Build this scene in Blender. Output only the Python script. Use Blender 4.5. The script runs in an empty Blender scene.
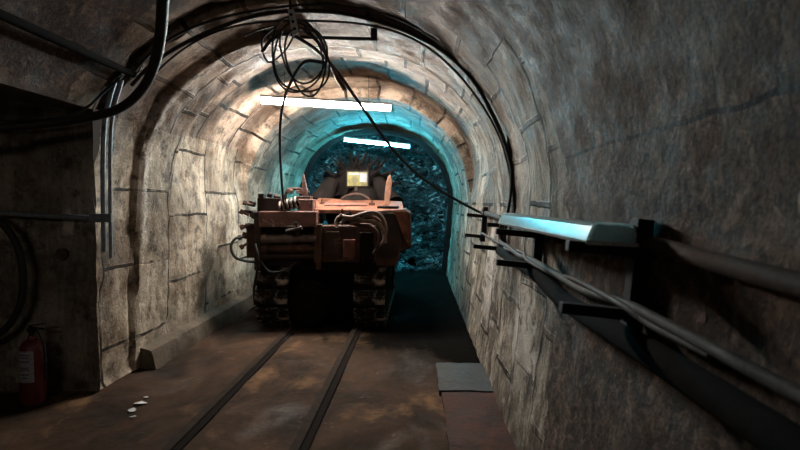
import bpy, bmesh, math, random
from mathutils import Vector, Matrix, noise, Quaternion
random.seed(7)
scene = bpy.context.scene
C = scene.collection

# ------------------------------------------------------------------ camera
EYE = Vector((0, 0, 1.5))
F = 533.0
YAW = math.atan(18 / F); PITCH = math.atan(22 / F)
cd = bpy.data.cameras.new('camera'); cam = bpy.data.objects.new('camera', cd); C.objects.link(cam)
cd.sensor_width = 36; cd.lens = F / 800 * 36; cd.clip_start = .02; cd.clip_end = 100
cam.location = EYE; cam.rotation_euler = (math.pi / 2 - PITCH, 0, YAW)
cd.dof.use_dof = True; cd.dof.focus_distance = 6.0; cd.dof.aperture_fstop = 3.5
scene.camera = cam
CR = cam.rotation_euler.to_matrix()
def W(px, py, d):
    "world point seen at pixel (px, py) whose depth along the tunnel is d"
    r = CR @ Vector(((px - 400) / F, -(py - 225) / F, -1))
    return EYE + r * (d / r.y)

# ------------------------------------------------------------------ world, exposure, lights
w = bpy.data.worlds.new('world'); scene.world = w; w.use_nodes = True
w.node_tree.nodes['Background'].inputs[0].default_value = (1, .88, .78, 1)
w.node_tree.nodes['Background'].inputs[1].default_value = .04
scene.view_settings.view_transform = 'Standard'; scene.view_settings.look = 'None'
scene.view_settings.gamma = 1; scene.view_settings.exposure = 0.0
def area(name, loc, rot, sx, sy, power, col):
    l = bpy.data.lights.new(name, 'AREA'); l.shape = 'RECTANGLE'; l.size = sx; l.size_y = sy
    l.energy = power; l.color = col
    o = bpy.data.objects.new(name, l); C.objects.link(o); o.location = loc; o.rotation_euler = rot; return o
area('added_fill_light', (-1.6, -1.5, 2.3), (math.radians(79), 0, math.radians(13)), 1.2, .3, 3.4, (1, .84, .70)).data.spread = math.radians(95)  # unseen warm fill added behind the camera to lift the niche and foreground
TUBE1 = 480.0; TUBE2 = 720.0
TUBE1_COL = (1, .93, .84); TUBE2_COL = (.05, .60, .80)

# ------------------------------------------------------------------ helpers
def setp(o, **k):
    for a, b in k.items():
        if b is not None: o[a] = b
    return o
def tag(o, label, cat, group=None): return setp(o, label=label, category=cat, group=group)
def obj(name, bm, mat, parent=None, smooth=None, bevel=0):
    me = bpy.data.meshes.new(name)
    bmesh.ops.recalc_face_normals(bm, faces=bm.faces)
    bm.to_mesh(me); bm.free()
    o = bpy.data.objects.new(name, me); C.objects.link(o)
    if mat: me.materials.append(mat)
    if parent: o.parent = parent
    if smooth is not None:
        me.shade_smooth()
        me.set_sharp_from_angle(angle=math.radians(smooth))
    if bevel:
        b = o.modifiers.new('bevel', 'BEVEL'); b.width = bevel; b.segments = 2; b.limit_method = 'ANGLE'
    return o
def empty(name, loc, rz=0):
    o = bpy.data.objects.new(name, None); C.objects.link(o); o.location = loc; o.rotation_euler = (0, 0, rz)
    o.empty_display_size = .1
    return o
def box(bm, c, s, rot=None):
    m = Matrix.Translation(Vector(c))
    if rot is not None: m = m @ (rot if isinstance(rot, Matrix) else __import__('mathutils').Euler(rot).to_matrix().to_4x4())
    m = m @ Matrix.Diagonal((s[0], s[1], s[2], 1))
    bmesh.ops.create_cube(bm, size=1, matrix=m); return bm
def cyl(bm, a, b, r, r2=None, n=20):
    a = Vector(a); b = Vector(b); d = b - a
    q = Vector((0, 0, 1)).rotation_difference(d.normalized())
    bmesh.ops.create_cone(bm, cap_ends=True, segments=n, radius1=r, radius2=r if r2 is None else r2, depth=d.length,
                          matrix=Matrix.Translation((a + b) / 2) @ q.to_matrix().to_4x4()); return bm
def spline(pts, k=8):
    pts = [Vector(p) for p in pts]; out = []
    P = [pts[0] * 2 - pts[1]] + pts + [pts[-1] * 2 - pts[-2]]
    for i in range(1, len(P) - 2):
        for j in range(k):
            t = j / k
            out.append(.5 * ((2 * P[i]) + (-P[i-1] + P[i+1]) * t + (2*P[i-1] - 5*P[i] + 4*P[i+1] - P[i+2]) * t*t + (-P[i-1] + 3*P[i] - 3*P[i+1] + P[i+2]) * t**3))
    out.append(pts[-1]); return out
def tube(bm, pts, r, n=8, k=8, sm=True, flat=None):
    pts = spline(pts, k) if sm else [Vector(p) for p in pts]
    rings = []; up = None
    for i, p in enumerate(pts):
        t = (pts[min(i+1, len(pts)-1)] - pts[max(i-1, 0)]).normalized()
        if up is None: up = t.orthogonal().normalized()
        else: up = (up - t * up.dot(t)).normalized()
        s = t.cross(up); rr = r(i / (len(pts)-1)) if callable(r) else r
        rings.append([bm.verts.new(p + (up * math.cos(a) + s * math.sin(a)) * rr) for a in [2*math.pi*j/n for j in range(n)]])
    for a, b in zip(rings, rings[1:]):
        for j in range(n): bm.faces.new((a[j], a[(j+1) % n], b[(j+1) % n], b[j]))
    bm.faces.new(rings[0][::-1]); bm.faces.new(rings[-1]); return bm
def prism(bm, poly, y0, y1):
    "polygon in (x, z) extruded from y0 to y1"
    a = [bm.verts.new((x, y0, z)) for x, z in poly]; b = [bm.verts.new((x, y1, z)) for x, z in poly]
    bm.faces.new(a); bm.faces.new(b[::-1])
    for i in range(len(a)): bm.faces.new((a[i], b[i], b[(i+1) % len(a)], a[(i+1) % len(a)]))
    return bm
def B(): return bmesh.new()
def fbm(p, o=4): return noise.fractal(p, 1.0, 2.1, o)

# ------------------------------------------------------------------ materials
def newmat(name):
    m = bpy.data.materials.new(name); m.use_nodes = True
    nt = m.node_tree; return m, nt, nt.nodes, nt.links, nt.nodes['Principled BSDF']
def N(nt, t, **k):
    n = nt.nodes.new(t)
    for a, b in k.items():
        if a in n.inputs: n.inputs[a].default_value = b
        else: setattr(n, a, b)
    return n
def noi(nt, vec, scale, detail=6, rough=.6, dist=0):
    n = N(nt, 'ShaderNodeTexNoise'); n.inputs['Scale'].default_value = scale; n.inputs['Detail'].default_value = detail
    n.inputs['Roughness'].default_value = rough; n.inputs['Distortion'].default_value = dist
    nt.links.new(vec, n.inputs['Vector']); return n.outputs['Fac']
def ramp(nt, fac, stops):
    r = N(nt, 'ShaderNodeValToRGB'); e = r.color_ramp.elements
    while len(e) < len(stops): e.new(.5)
    for q, (p, c) in zip(e, stops):
        q.position = p; q.color = (c, c, c, 1) if not isinstance(c, tuple) else (*c, 1)
    nt.links.new(fac, r.inputs[0]); return r.outputs[0]
def mix(nt, fac, a, b, mode='MIX'):
    m = N(nt, 'ShaderNodeMix', data_type='RGBA', blend_type=mode)
    for s, v in ((m.inputs[0], fac), (m.inputs[6], a), (m.inputs[7], b)):
        if hasattr(v, 'is_linked'): nt.links.new(v, s)
        elif isinstance(v, tuple): s.default_value = (*v, 1)
        else: s.default_value = v
    return m.outputs[2]
def mth(nt, op, a, b=0, c=0):
    m = N(nt, 'ShaderNodeMath', operation=op)
    for s, v in zip(m.inputs, (a, b, c)):
        if hasattr(v, 'is_linked'): nt.links.new(v, s)
        else: s.default_value = v
    return m.outputs[0]
def mapping(nt, vec, scale=(1, 1, 1), loc=(0, 0, 0)):
    m = N(nt, 'ShaderNodeMapping'); m.inputs['Scale'].default_value = scale; m.inputs['Location'].default_value = loc
    nt.links.new(vec, m.inputs[0]); return m.outputs[0]
def bump(nt, h, bsdf, strength=.5, dist=.02):
    b = N(nt, 'ShaderNodeBump'); b.inputs['Strength'].default_value = strength; b.inputs['Distance'].default_value = dist
    nt.links.new(h, b.inputs['Height']); nt.links.new(b.outputs[0], bsdf.inputs['Normal'])

def concrete(name, base, dark, rust, plaster=None, bricks=True, streak=1.0, white=(), bw=.5, rh=.6, jmin=.1):
    """cast concrete blocks. UV: u = metres round the profile, v = metres along the tunnel"""
    m, nt, nd, lk, bs = newmat(name)
    uv = N(nt, 'ShaderNodeUVMap').outputs[0]; pos = N(nt, 'ShaderNodeTexCoord').outputs['Object']
    # wobbling coordinates for the joints
    wob = N(nt, 'ShaderNodeTexNoise'); wob.inputs['Scale'].default_value = 3.5; wob.inputs['Detail'].default_value = 4
    lk.new(pos, wob.inputs['Vector'])
    sub = N(nt, 'ShaderNodeVectorMath', operation='SUBTRACT'); lk.new(wob.outputs['Color'], sub.inputs[0]); sub.inputs[1].default_value = (.5, .5, .5)
    sc = N(nt, 'ShaderNodeVectorMath', operation='SCALE'); lk.new(sub.outputs[0], sc.inputs[0]); sc.inputs['Scale'].default_value = .055
    ad = N(nt, 'ShaderNodeVectorMath', operation='ADD'); lk.new(uv, ad.inputs[0]); lk.new(sc.outputs[0], ad.inputs[1])
    n1 = noi(nt, pos, 1.3, 8, .65, .4); n2 = noi(nt, pos, 6, 8, .7); n3 = noi(nt, pos, 34, 6, .75); n5 = noi(nt, mapping(nt, pos, loc=(5, 3, 1)), 2.6, 7, .7, .6)
    st = noi(nt, mapping(nt, uv, (.9, 7, 1)), 1.6, 7, .7, .5)        # streaks running down
    col = mix(nt, ramp(nt, n1, [(.40, 0.), (.56, 1.)]), dark, base)
    col = mix(nt, ramp(nt, n5, [(.56, 0.), (.70, .75)]), col, rust)
    col = mix(nt, mth(nt, 'MULTIPLY', ramp(nt, st, [(.40, 1.), (.56, 0.)]), .75 * streak), col, tuple(v * .30 for v in dark))
    col = mix(nt, ramp(nt, n2, [(.36, .85), (.50, 0.)]), col, (.04, .029, .022))
    light = tuple(min(1, v * 1.35) for v in base)
    col = mix(nt, ramp(nt, n3, [(.55, 0.), (.72, .6)]), col, light)
    col = mix(nt, ramp(nt, n3, [(.30, .8), (.42, 0.)]), col, (.03, .025, .02))
    h = mth(nt, 'ADD', mth(nt, 'MULTIPLY', n2, .8), mth(nt, 'MULTIPLY', n3, .55))
    if bricks:
        br = N(nt, 'ShaderNodeTexBrick'); lk.new(ad.outputs[0], br.inputs['Vector'])
        br.inputs['Color1'].default_value = (1, 1, 1, 1); br.inputs['Color2'].default_value = (.50, .46, .42, 1)
        br.inputs['Mortar'].default_value = (.8, .8, .8, 1)
        br.inputs['Scale'].default_value = 1; br.inputs['Brick Width'].default_value = bw; br.inputs['Row Height'].default_value = rh
        br.inputs['Mortar Size'].default_value = .016 if bw > .6 else .021; br.inputs['Mortar Smooth'].default_value = .35; br.offset = .37; br.inputs['Bias'].default_value = .1
        bf = br.outputs['Fac']
        n4 = noi(nt, pos, 2.2, 3, .5)
        bf = mth(nt, 'MULTIPLY', bf, ramp(nt, n4, [(.40, jmin), (.56, 1.)]))
        colb = mix(nt, .7, col, br.outputs['Color'], 'MULTIPLY')
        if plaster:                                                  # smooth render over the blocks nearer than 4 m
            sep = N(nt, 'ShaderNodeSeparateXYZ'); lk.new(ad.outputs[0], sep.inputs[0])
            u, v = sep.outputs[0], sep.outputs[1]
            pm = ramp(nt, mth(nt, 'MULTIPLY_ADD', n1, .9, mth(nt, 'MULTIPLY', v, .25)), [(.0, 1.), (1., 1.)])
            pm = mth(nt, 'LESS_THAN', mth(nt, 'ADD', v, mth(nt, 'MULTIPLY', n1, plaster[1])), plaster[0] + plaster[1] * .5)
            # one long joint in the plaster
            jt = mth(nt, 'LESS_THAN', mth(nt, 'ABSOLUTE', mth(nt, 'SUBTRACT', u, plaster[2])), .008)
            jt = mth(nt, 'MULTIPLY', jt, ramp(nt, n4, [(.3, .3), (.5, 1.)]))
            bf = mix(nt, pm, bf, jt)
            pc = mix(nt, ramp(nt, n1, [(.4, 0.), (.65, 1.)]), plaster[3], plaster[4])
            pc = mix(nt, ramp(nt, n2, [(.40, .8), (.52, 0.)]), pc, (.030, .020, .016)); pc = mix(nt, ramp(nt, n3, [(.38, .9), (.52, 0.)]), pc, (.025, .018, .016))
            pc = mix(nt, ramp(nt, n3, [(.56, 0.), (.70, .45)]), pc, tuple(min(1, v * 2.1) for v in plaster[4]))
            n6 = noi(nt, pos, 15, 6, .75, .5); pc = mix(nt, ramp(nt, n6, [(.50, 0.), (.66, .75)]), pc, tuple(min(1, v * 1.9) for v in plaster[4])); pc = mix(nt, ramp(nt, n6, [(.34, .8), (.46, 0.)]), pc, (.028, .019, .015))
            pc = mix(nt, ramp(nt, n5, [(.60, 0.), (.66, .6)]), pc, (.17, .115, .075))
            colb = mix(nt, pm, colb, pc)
        col = mix(nt, bf, colb, (.018, .014, .012))
        h = mth(nt, 'SUBTRACT', h, mth(nt, 'MULTIPLY', bf, 1.6))
    for (cx, cy, cz, rx, ry, rz) in white:                           # lime stains, at their own places
        mp = N(nt, 'ShaderNodeMapping', vector_type='TEXTURE'); mp.inputs['Location'].default_value = (cx, cy, cz); mp.inputs['Scale'].default_value = (rx, ry, rz)
        lk.new(pos, mp.inputs[0])
        ln = N(nt, 'ShaderNodeVectorMath', operation='LENGTH'); lk.new(mp.outputs[0], ln.inputs[0])
        f = mth(nt, 'ADD', mth(nt, 'SUBTRACT', 1, ln.outputs['Value']), mth(nt, 'MULTIPLY', mth(nt, 'SUBTRACT', n2, .5), 3.5))
        col = mix(nt, ramp(nt, f, [(.15, 0.), (.55, .75)]), col, (.62, .56, .50))
    col = mix(nt, ramp(nt, noi(nt, mapping(nt, pos, loc=(8, 1, 6)), .9, 6, .7, .8), [(.40, .55), (.56, 0.)]), col, (.05, .036, .026))
    lk.new(col, bs.inputs['Base Color'])
    lk.new(ramp(nt, n2, [(.3, .55), (.7, .95)]), bs.inputs['Roughness'])
    bs.inputs['Specular IOR Level'].default_value = .12
    bump(nt, h, bs, .75, .035)
    return m

M_WALL = concrete('lining_concrete', (.58, .50, .40), (.20, .150, .105), (.23, .12, .06), streak=.45, bw=.66, rh=1.05, jmin=.0,
                  white=[(-2.45, 4.72, 1.6, .25, .13, .65)])
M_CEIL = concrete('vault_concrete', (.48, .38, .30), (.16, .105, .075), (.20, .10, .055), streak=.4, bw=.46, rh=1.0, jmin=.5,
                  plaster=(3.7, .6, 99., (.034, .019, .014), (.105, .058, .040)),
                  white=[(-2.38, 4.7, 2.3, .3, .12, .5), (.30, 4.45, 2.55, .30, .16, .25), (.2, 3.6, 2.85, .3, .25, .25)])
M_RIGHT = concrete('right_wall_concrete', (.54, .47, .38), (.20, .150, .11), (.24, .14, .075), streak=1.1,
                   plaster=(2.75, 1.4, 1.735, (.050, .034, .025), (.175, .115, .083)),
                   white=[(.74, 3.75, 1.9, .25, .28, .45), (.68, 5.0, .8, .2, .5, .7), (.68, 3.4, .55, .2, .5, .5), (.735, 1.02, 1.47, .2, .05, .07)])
M_NICHE = concrete('niche_concrete', (.30, .27, .22), (.13, .115, .095), (.24, .15, .10), bricks=False, streak=.6,
                   white=[(-2.75, 4.1, 1.35, .07, .3, .12)])
M_PLINTH = concrete('plinth_concrete', (.16, .13, .10), (.06, .045, .035), (.12, .07, .04), bricks=False, streak=.3)

def simple(name, c1, c2, scale=8, rough=(.5, .9), metal=0, bmp=.4, c3=None, t3=.62, grime=.35, dist=.01, spec=.5):
    m, nt, nd, lk, bs = newmat(name); pos = N(nt, 'ShaderNodeTexCoord').outputs['Object']
    a = noi(nt, pos, scale, 8, .68, .3); b = noi(nt, pos, scale * 5, 5, .7)
    col = mix(nt, ramp(nt, a, [(.36, 0.), (.64, 1.)]), c1, c2)
    if c3: col = mix(nt, ramp(nt, noi(nt, mapping(nt, pos, loc=(3, 7, 2)), scale * .7, 8, .72, .5), [(t3 - .06, 0.), (t3 + .04, 1.)]), col, c3)
    if grime: col = mix(nt, mth(nt, 'MULTIPLY', ramp(nt, b, [(.35, 1.), (.52, 0.)]), grime), col, (.015, .012, .010))
    lk.new(col, bs.inputs['Base Color']); lk.new(ramp(nt, a, [(.3, rough[0]), (.7, rough[1])]), bs.inputs['Roughness'])
    bs.inputs['Metallic'].default_value = metal; bs.inputs['Specular IOR Level'].default_value = spec
    if bmp: bump(nt, mth(nt, 'ADD', a, mth(nt, 'MULTIPLY', b, .5)), bs, bmp, dist)
    return m
M_CABLE = simple('black_rubber', (.010, .010, .011), (.020, .020, .020), 12, (.5, .8), grime=0, bmp=.1, spec=.3)
M_MATTE = simple('dusty_black_rubber', (.006, .006, .006), (.014, .013, .013), 12, (.9, 1), grime=0, bmp=.2, spec=.03)
M_GREYCABLE = simple('dusty_grey_cable', (.028, .022, .018), (.08, .066, .055), 20, (.6, .9), grime=.5, bmp=.3, spec=.2)
M_PIPE = simple('rusty_pipe', (.026, .016, .011), (.065, .040, .028), 14, (.7, .9), bmp=.4, spec=.15)
M_CONDUIT = simple('grey_blue_conduit', (.13, .16, .19), (.24, .28, .32), 18, (.3, .6), bmp=.1, metal=.3)
M_BLACKIRON = simple('black_iron', (.008, .007, .007), (.022, .019, .018), 14, (.6, .85), bmp=.3, spec=.2)
M_RUST = simple('dark_rust', (.022, .012, .009), (.085, .038, .024), 7, (.5, .85), c3=(.22, .10, .065), t3=.63, bmp=.7, dist=.02, spec=.25)
M_RUSTRED = simple('red_rust', (.045, .016, .011), (.15, .045, .028), 6, (.5, .85), c3=(.34, .07, .035), t3=.58, bmp=.7, dist=.02)
M_ORANGE = simple('orange_rust', (.10, .036, .022), (.23, .096, .055), 5, (.6, .9), spec=.15, c3=(.05, .02, .013), t3=.57, bmp=.6, dist=.02)
M_SCRAPED = simple('scraped_pink_rust', (.075, .030, .022), (.19, .085, .065), 9, (.45, .8), c3=(.42, .33, .30), t3=.64, bmp=.7, dist=.02)
M_DARK = simple('greasy_black_steel', (.006, .005, .005), (.014, .011, .010), 8, (.8, 1), bmp=.5, spec=.03)
M_DARKRUST = simple('black_brown_steel', (.012, .009, .008), (.035, .020, .016), 8, (.45, .8), bmp=.6, c3=(.10, .045, .03), t3=.66, spec=.2)
M_STEEL = simple('worn_bright_steel', (.05, .035, .03), (.20, .15, .135), 9, (.3, .5), bmp=.3, metal=.3)
M_MUD = simple('muddy_steel', (.008, .007, .006), (.020, .016, .013), 7, (.75, .95), c3=(.32, .28, .24), t3=.55, bmp=.8, dist=.02, spec=.1)
M_WOOD = simple('pale_splintered_wood', (.30, .14, .085), (.46, .25, .165), 10, (.6, .9), bmp=.4)
M_TANHOSE = simple('tan_dusty_hose', (.09, .060, .048), (.22, .16, .13), 14, (.5, .8), bmp=.3)
M_FIX = simple('white_fixture', (.50, .54, .55), (.70, .74, .75), 10, (.3, .5), bmp=.05, grime=.25)
M_RED = simple('red_enamel', (.07, .007, .007), (.11, .010, .009), 8, (.4, .6), bmp=.05, grime=.3)
M_WHITE = simple('off_white_paper', (.50, .52, .55), (.68, .70, .73), 12, (.5, .7), bmp=.05, grime=.2)
M_LABEL = simple('grubby_label_paper', (.20, .21, .24), (.30, .31, .35), 12, (.6, .8), bmp=.05, grime=.4)
M_INK = simple('dark_ink', (.05, .05, .07), (.08, .08, .1), 12, (.5, .7), bmp=0, grime=0)
M_YELLOW = simple('yellow_enamel', (.15, .13, .02), (.24, .21, .05), 9, (.35, .5), c3=(.09, .08, .03), t3=.52, bmp=.1, grime=.3)
M_RAIL = simple('dull_rail_steel', (.010, .007, .006), (.030, .020, .014), 10, (.8, .95), bmp=.3, spec=.08)
M_GREYSLAB = simple('grey_wet_slab', (.022, .020, .019), (.06, .056, .051), 5, (.5, .8), bmp=.6, grime=.6, spec=.2)
M_REDSLAB = simple('reddish_plate', (.040, .017, .013), (.085, .035, .025), 6, (.6, .9), c3=(.03, .016, .012), t3=.6, bmp=.5, grime=.5, spec=.1)

def rockmat():
    m, nt, nd, lk, bs = newmat('wet_broken_rock'); pos = N(nt, 'ShaderNodeTexCoord').outputs['Object']
    sp = mapping(nt, pos, (1, 1, 2.0)); a = noi(nt, sp, 1.8, 10, .72, 1.2); b = noi(nt, sp, 3.6, 9, .78, 1.2)
    vo = N(nt, 'ShaderNodeTexVoronoi'); vo.inputs['Scale'].default_value = 3.2
    lk.new(mapping(nt, pos, (1, .8, 1.8)), vo.inputs['Vector'])
    col = mix(nt, ramp(nt, a, [(.42, 0.), (.58, 1.)]), (.006, .006, .006), (.060, .060, .060))
    col = mix(nt, ramp(nt, b, [(.56, 0.), (.62, 1.)]), col, (.75, .75, .75))  # highlights painted into the rock colour as pale patches
    col = mix(nt, ramp(nt, b, [(.36, 1.), (.46, 0.)]), col, (.006, .006, .006))
    lk.new(col, bs.inputs['Base Color']); lk.new(ramp(nt, b, [(.35, .12), (.65, .45)]), bs.inputs['Roughness'])
    bump(nt, mth(nt, 'ADD', mth(nt, 'ADD', a, mth(nt, 'MULTIPLY', b, .6)), mth(nt, 'MULTIPLY', vo.outputs['Distance'], .8)), bs, 1, .25)
    return m
M_ROCK = rockmat()
def floormat():
    m, nt, nd, lk, bs = newmat('trodden_mine_floor'); pos = N(nt, 'ShaderNodeTexCoord').outputs['Object']
    a = noi(nt, mapping(nt, pos, (1, .7, 1)), 1.6, 9, .68, .5); b = noi(nt, pos, 8, 8, .72); c = noi(nt, mapping(nt, pos, (1.2, .8, 1), (4, 2, 0)), 1.1, 5, .6, .4)
    col = mix(nt, ramp(nt, a, [(.38, 0.), (.62, 1.)]), (.015, .0095, .007), (.062, .034, .020))
    col = mix(nt, ramp(nt, c, [(.55, 0.), (.68, .8)]), col, (.19, .108, .052))
    col = mix(nt, ramp(nt, b, [(.34, .85), (.50, 0.)]), col, (.03, .022, .018))
    col = mix(nt, ramp(nt, b, [(.62, 0.), (.74, .6)]), col, (.22, .18, .15))
    # shade painted into the floor: near black beside and beyond the machine
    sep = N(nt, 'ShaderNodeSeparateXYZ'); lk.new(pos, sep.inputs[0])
    shade_mask = mth(nt, 'ADD', mth(nt, 'ADD', sep.outputs[1], mth(nt, 'MULTIPLY', sep.outputs[0], .9)), mth(nt, 'MULTIPLY', mth(nt, 'SUBTRACT', a, .5), 3.0))
    shade_mask = ramp(nt, mth(nt, 'MULTIPLY', shade_mask, .1), [(.46, 0.), (.54, .99)])
    col = mix(nt, shade_mask, col, (.005, .0045, .004))
    lk.new(col, bs.inputs['Base Color'])
    lk.new(ramp(nt, c, [(.34, .45), (.46, .9)]), bs.inputs['Roughness']); lk.new(mth(nt, 'MULTIPLY_ADD', shade_mask, -.1, .1), bs.inputs['Specular IOR Level'])
    bump(nt, mth(nt, 'ADD', a, mth(nt, 'MULTIPLY', b, .7)), bs, .7, .03)
    return m
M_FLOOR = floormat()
def emit(name, col, s):
    m, nt, nd, lk, bs = newmat(name); bs.inputs['Base Color'].default_value = (.8, .8, .8, 1)
    bs.inputs['Emission Color'].default_value = (*col, 1); bs.inputs['Emission Strength'].default_value = s; return m
def acrylic():
    m, nt, nd, lk, bs = newmat('frosted_acrylic'); pos = N(nt, 'ShaderNodeTexCoord').outputs['Object']
    a = noi(nt, mapping(nt, pos, (3, 1, 3)), 8, 5, .6)
    c = mix(nt, ramp(nt, a, [(.35, 0.), (.65, 1.)]), (.56, .74, .76), (.82, .90, .90))
    lk.new(c, bs.inputs['Base Color']); bs.inputs['Roughness'].default_value = .2
    tr = N(nt, 'ShaderNodeBsdfTranslucent'); lk.new(c, tr.inputs['Color'])
    ms = N(nt, 'ShaderNodeMixShader'); ms.inputs[0].default_value = .6
    lk.new(bs.outputs[0], ms.inputs[1]); lk.new(tr.outputs[0], ms.inputs[2]); lk.new(ms.outputs[0], nd['Material Output'].inputs[0])
    return m
M_ACRYL = acrylic()

# ------------------------------------------------------------------ tunnel shell
CX, HA = -.875, 1.605
def profile():
    pts = []
    for i in range(40):
        z = 1.5 * i / 40
        x = .59 + .145 * (min(z / 1.45, 1)) ** .9
        pts.append((x, z, 1, 0))
    for i in range(111):
        t = math.pi * i / 110; e = 2 / 2.2
        c, s = math.cos(t), math.sin(t)
        x = CX + HA * math.copysign(abs(c) ** e, c); z = 1.5 + abs(s) ** e   # z scaled by b later
        pts.append((x, z, c, s))
    for i in range(1, 41):
        pts.append((-2.48 - .05 * (i / 40), 1.5 * (1 - i / 40), -1, 0))
    return pts
PR = profile()
def section(off, b, fade=False):
    out = []
    for i, (x, z, nx, nz) in enumerate(PR):
        zz = 1.5 + (z - 1.5) * b if z > 1.5 else z
        if fade: off_ = off * min(1, max(0, (z - 2.2) / .6)) if x > CX else off
        else: off_ = off
        k = off_ * min(1, max(0, (zz - 1.5) / .7))
        out.append(Vector((x + nx * k, 0, zz + nz * off_)))
    return out
def arc(sec):
    s = [0]
    for a, b in zip(sec, sec[1:]): s.append(s[-1] + (b - a).length)
    return s
ARC = arc(section(0, 1.5))
# stations: (y, offset, b)
ST = []
def seg(y0, y1, off, b0, b1, step=.05):
    n = max(1, round((y1 - y0) / step))
    for i in range(n + 1):
        t = i / n; ST.append((y0 + (y1 - y0) * t, off, b0 + (b1 - b0) * t))
seg(-2.0, 4.1, .10, 1.46, 1.46, .08); seg(4.1, 5.3, 0, 1.46, 1.46, .025); seg(5.3, 7.6, .14, 1.46, 1.5, .04); seg(7.6, 11.0, .0, 1.50, 1.52, .06)
SECS = []
for y, off, b in ST:
    row = []
    for i, p in enumerate(section(off, b, y < 4.15 and off > .05)):
        nx, nz = PR[i][2], PR[i][3]
        q = Vector((p.x, y, p.z))
        d = .022 * fbm(q * 1.7, 4) + .012 * fbm(q * 7 + Vector((9, 2, 4)), 3)
        wob_ = .035 * noise.noise(Vector((p.x * 2, 3.3, p.z * 2)))
        for gy, gd, gw in ((4.66, .055, .040), (5.72, .03, .03)):
            if p.x < CX or gy > 5: d += gd * max(0, 1 - abs(y + wob_ - gy) / gw) * (.55 + .9 * noise.noise(Vector((p.x * 3, 1, p.z * 3))))
        if 4.0 < y < 4.35 and p.x < CX: d += .05 * max(0, 1 - (y - 4.1) / .15) * (noise.noise(Vector((p.x * 5, 7, p.z * 5))) + .3)
        if p.x < CX and 4.05 < y < 4.64: d += .05
        if p.z < .02: d *= .4
        row.append(q + Vector((nx, 0, nz)) * d)
    SECS.append(row)
NP = len(PR)
iR = 40 + 22            # right wall ends where the vault starts to turn over
iL = NP - 41 - 6
iN = next(i for i in range(60, NP) if i > 95 and section(.1, 1.46)[i].z < 2.23)   # top of the niche opening
def shell(name, i0, i1, j0, j1, mat):
    bm = B(); uvl = bm.loops.layers.uv.new('UVMap'); g = {}
    for j in range(j0, j1 + 1):
        for i in range(i0, i1 + 1): g[i, j] = bm.verts.new(SECS[j][i])
    for j in range(j0, j1):
        for i in range(i0, i1):
            f = bm.faces.new((g[i, j], g[i+1, j], g[i+1, j+1], g[i, j+1]))
            for l, (a, c) in zip(f.loops, ((i, j), (i+1, j), (i+1, j+1), (i, j+1))):
                l[uvl].uv = (ARC[a], ST[c][0] + ST[c][1] * .6 + 20 * .6 * 0)
    o = obj(name, bm, mat, smooth=40); o['kind'] = 'structure'; return o
J4 = max(j for j in range(len(ST)) if ST[j][0] <= 4.1 and ST[j][1] > .09 and ST[j][0] < 4.2)
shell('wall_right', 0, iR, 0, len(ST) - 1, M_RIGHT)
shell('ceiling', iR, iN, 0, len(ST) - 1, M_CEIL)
shell('wall_left', iN, NP - 1, J4 + 1, len(ST) - 1, M_WALL)

# niche on the left: end wall, back wall and its flat ceiling
def grid(name, O, U, V, nu, nv, mat, nrm, amp=.02, flat0=False):
    bm = B(); uvl = bm.loops.layers.uv.new('UVMap'); O, U, V, nrm = map(Vector, (O, U, V, nrm)); g = {}
    for i in range(nu + 1):
        for j in range(nv + 1):
            q = O + U * i / nu + V * j / nv
            g[i, j] = bm.verts.new(q + nrm * (amp * fbm(q * 1.8, 4) + amp * .6 * fbm(q * 8, 3)))
    for i in range(nu):
        for j in range(nv):
            f = bm.faces.new((g[i, j], g[i+1, j], g[i+1, j+1], g[i, j+1]))
            for l, (a, c) in zip(f.loops, ((i, j), (i+1, j), (i+1, j+1), (i, j+1))):
                l[uvl].uv = ((V * c / nv).length, (U * a / nu).length)
    o = obj(name, bm, mat, smooth=40); o['kind'] = 'structure'; return o
zt = SECS[J4][iN].z; xt = SECS[J4][iN].x
grid('wall_back', (-4.3, 4.1, 0), (4.3 + -2.53, 0, 0), (0, 0, zt + .05), 60, 80, M_NICHE, (0, -1, 0), .02)
grid('wall_left', (-4.17, -2, 0), (0, 6.2, 0), (0, 0, zt + .04), 90, 50, M_NICHE, (1, 0, 0), .03)
grid('ceiling', (-4.2, -2, zt), (0, 6.1, 0), (4.2 + xt, 0, .0), 90, 40, M_NICHE, (0, 0, 1), .015)

# floor
bm = B(); g = {}
X0, X1, Y0, Y1 = -4.3, 1.1, -2.2, 15.5; nx_, ny_ = 108, 300
def fz(x, y): 
    q = Vector((x, y, 0)); d = .016 * fbm(q * 1.1, 5) + .006 * fbm(q * 6, 3)
    if y > 10: d += (y - 10) * .05 + .06 * fbm(q * 2.3, 4) * min(1, y - 10)
    return d - .012
for i in range(nx_ + 1):
    for j in range(ny_ + 1):
        x = X0 + (X1 - X0) * i / nx_; y = Y0 + (Y1 - Y0) * j / ny_
        g[i, j] = bm.verts.new((x, y, fz(x, y)))
for i in range(nx_):
    for j in range(ny_): bm.faces.new((g[i, j], g[i+1, j], g[i+1, j+1], g[i, j+1]))
o = obj('floor', bm, M_FLOOR, smooth=60); o['kind'] = 'structure'

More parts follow.
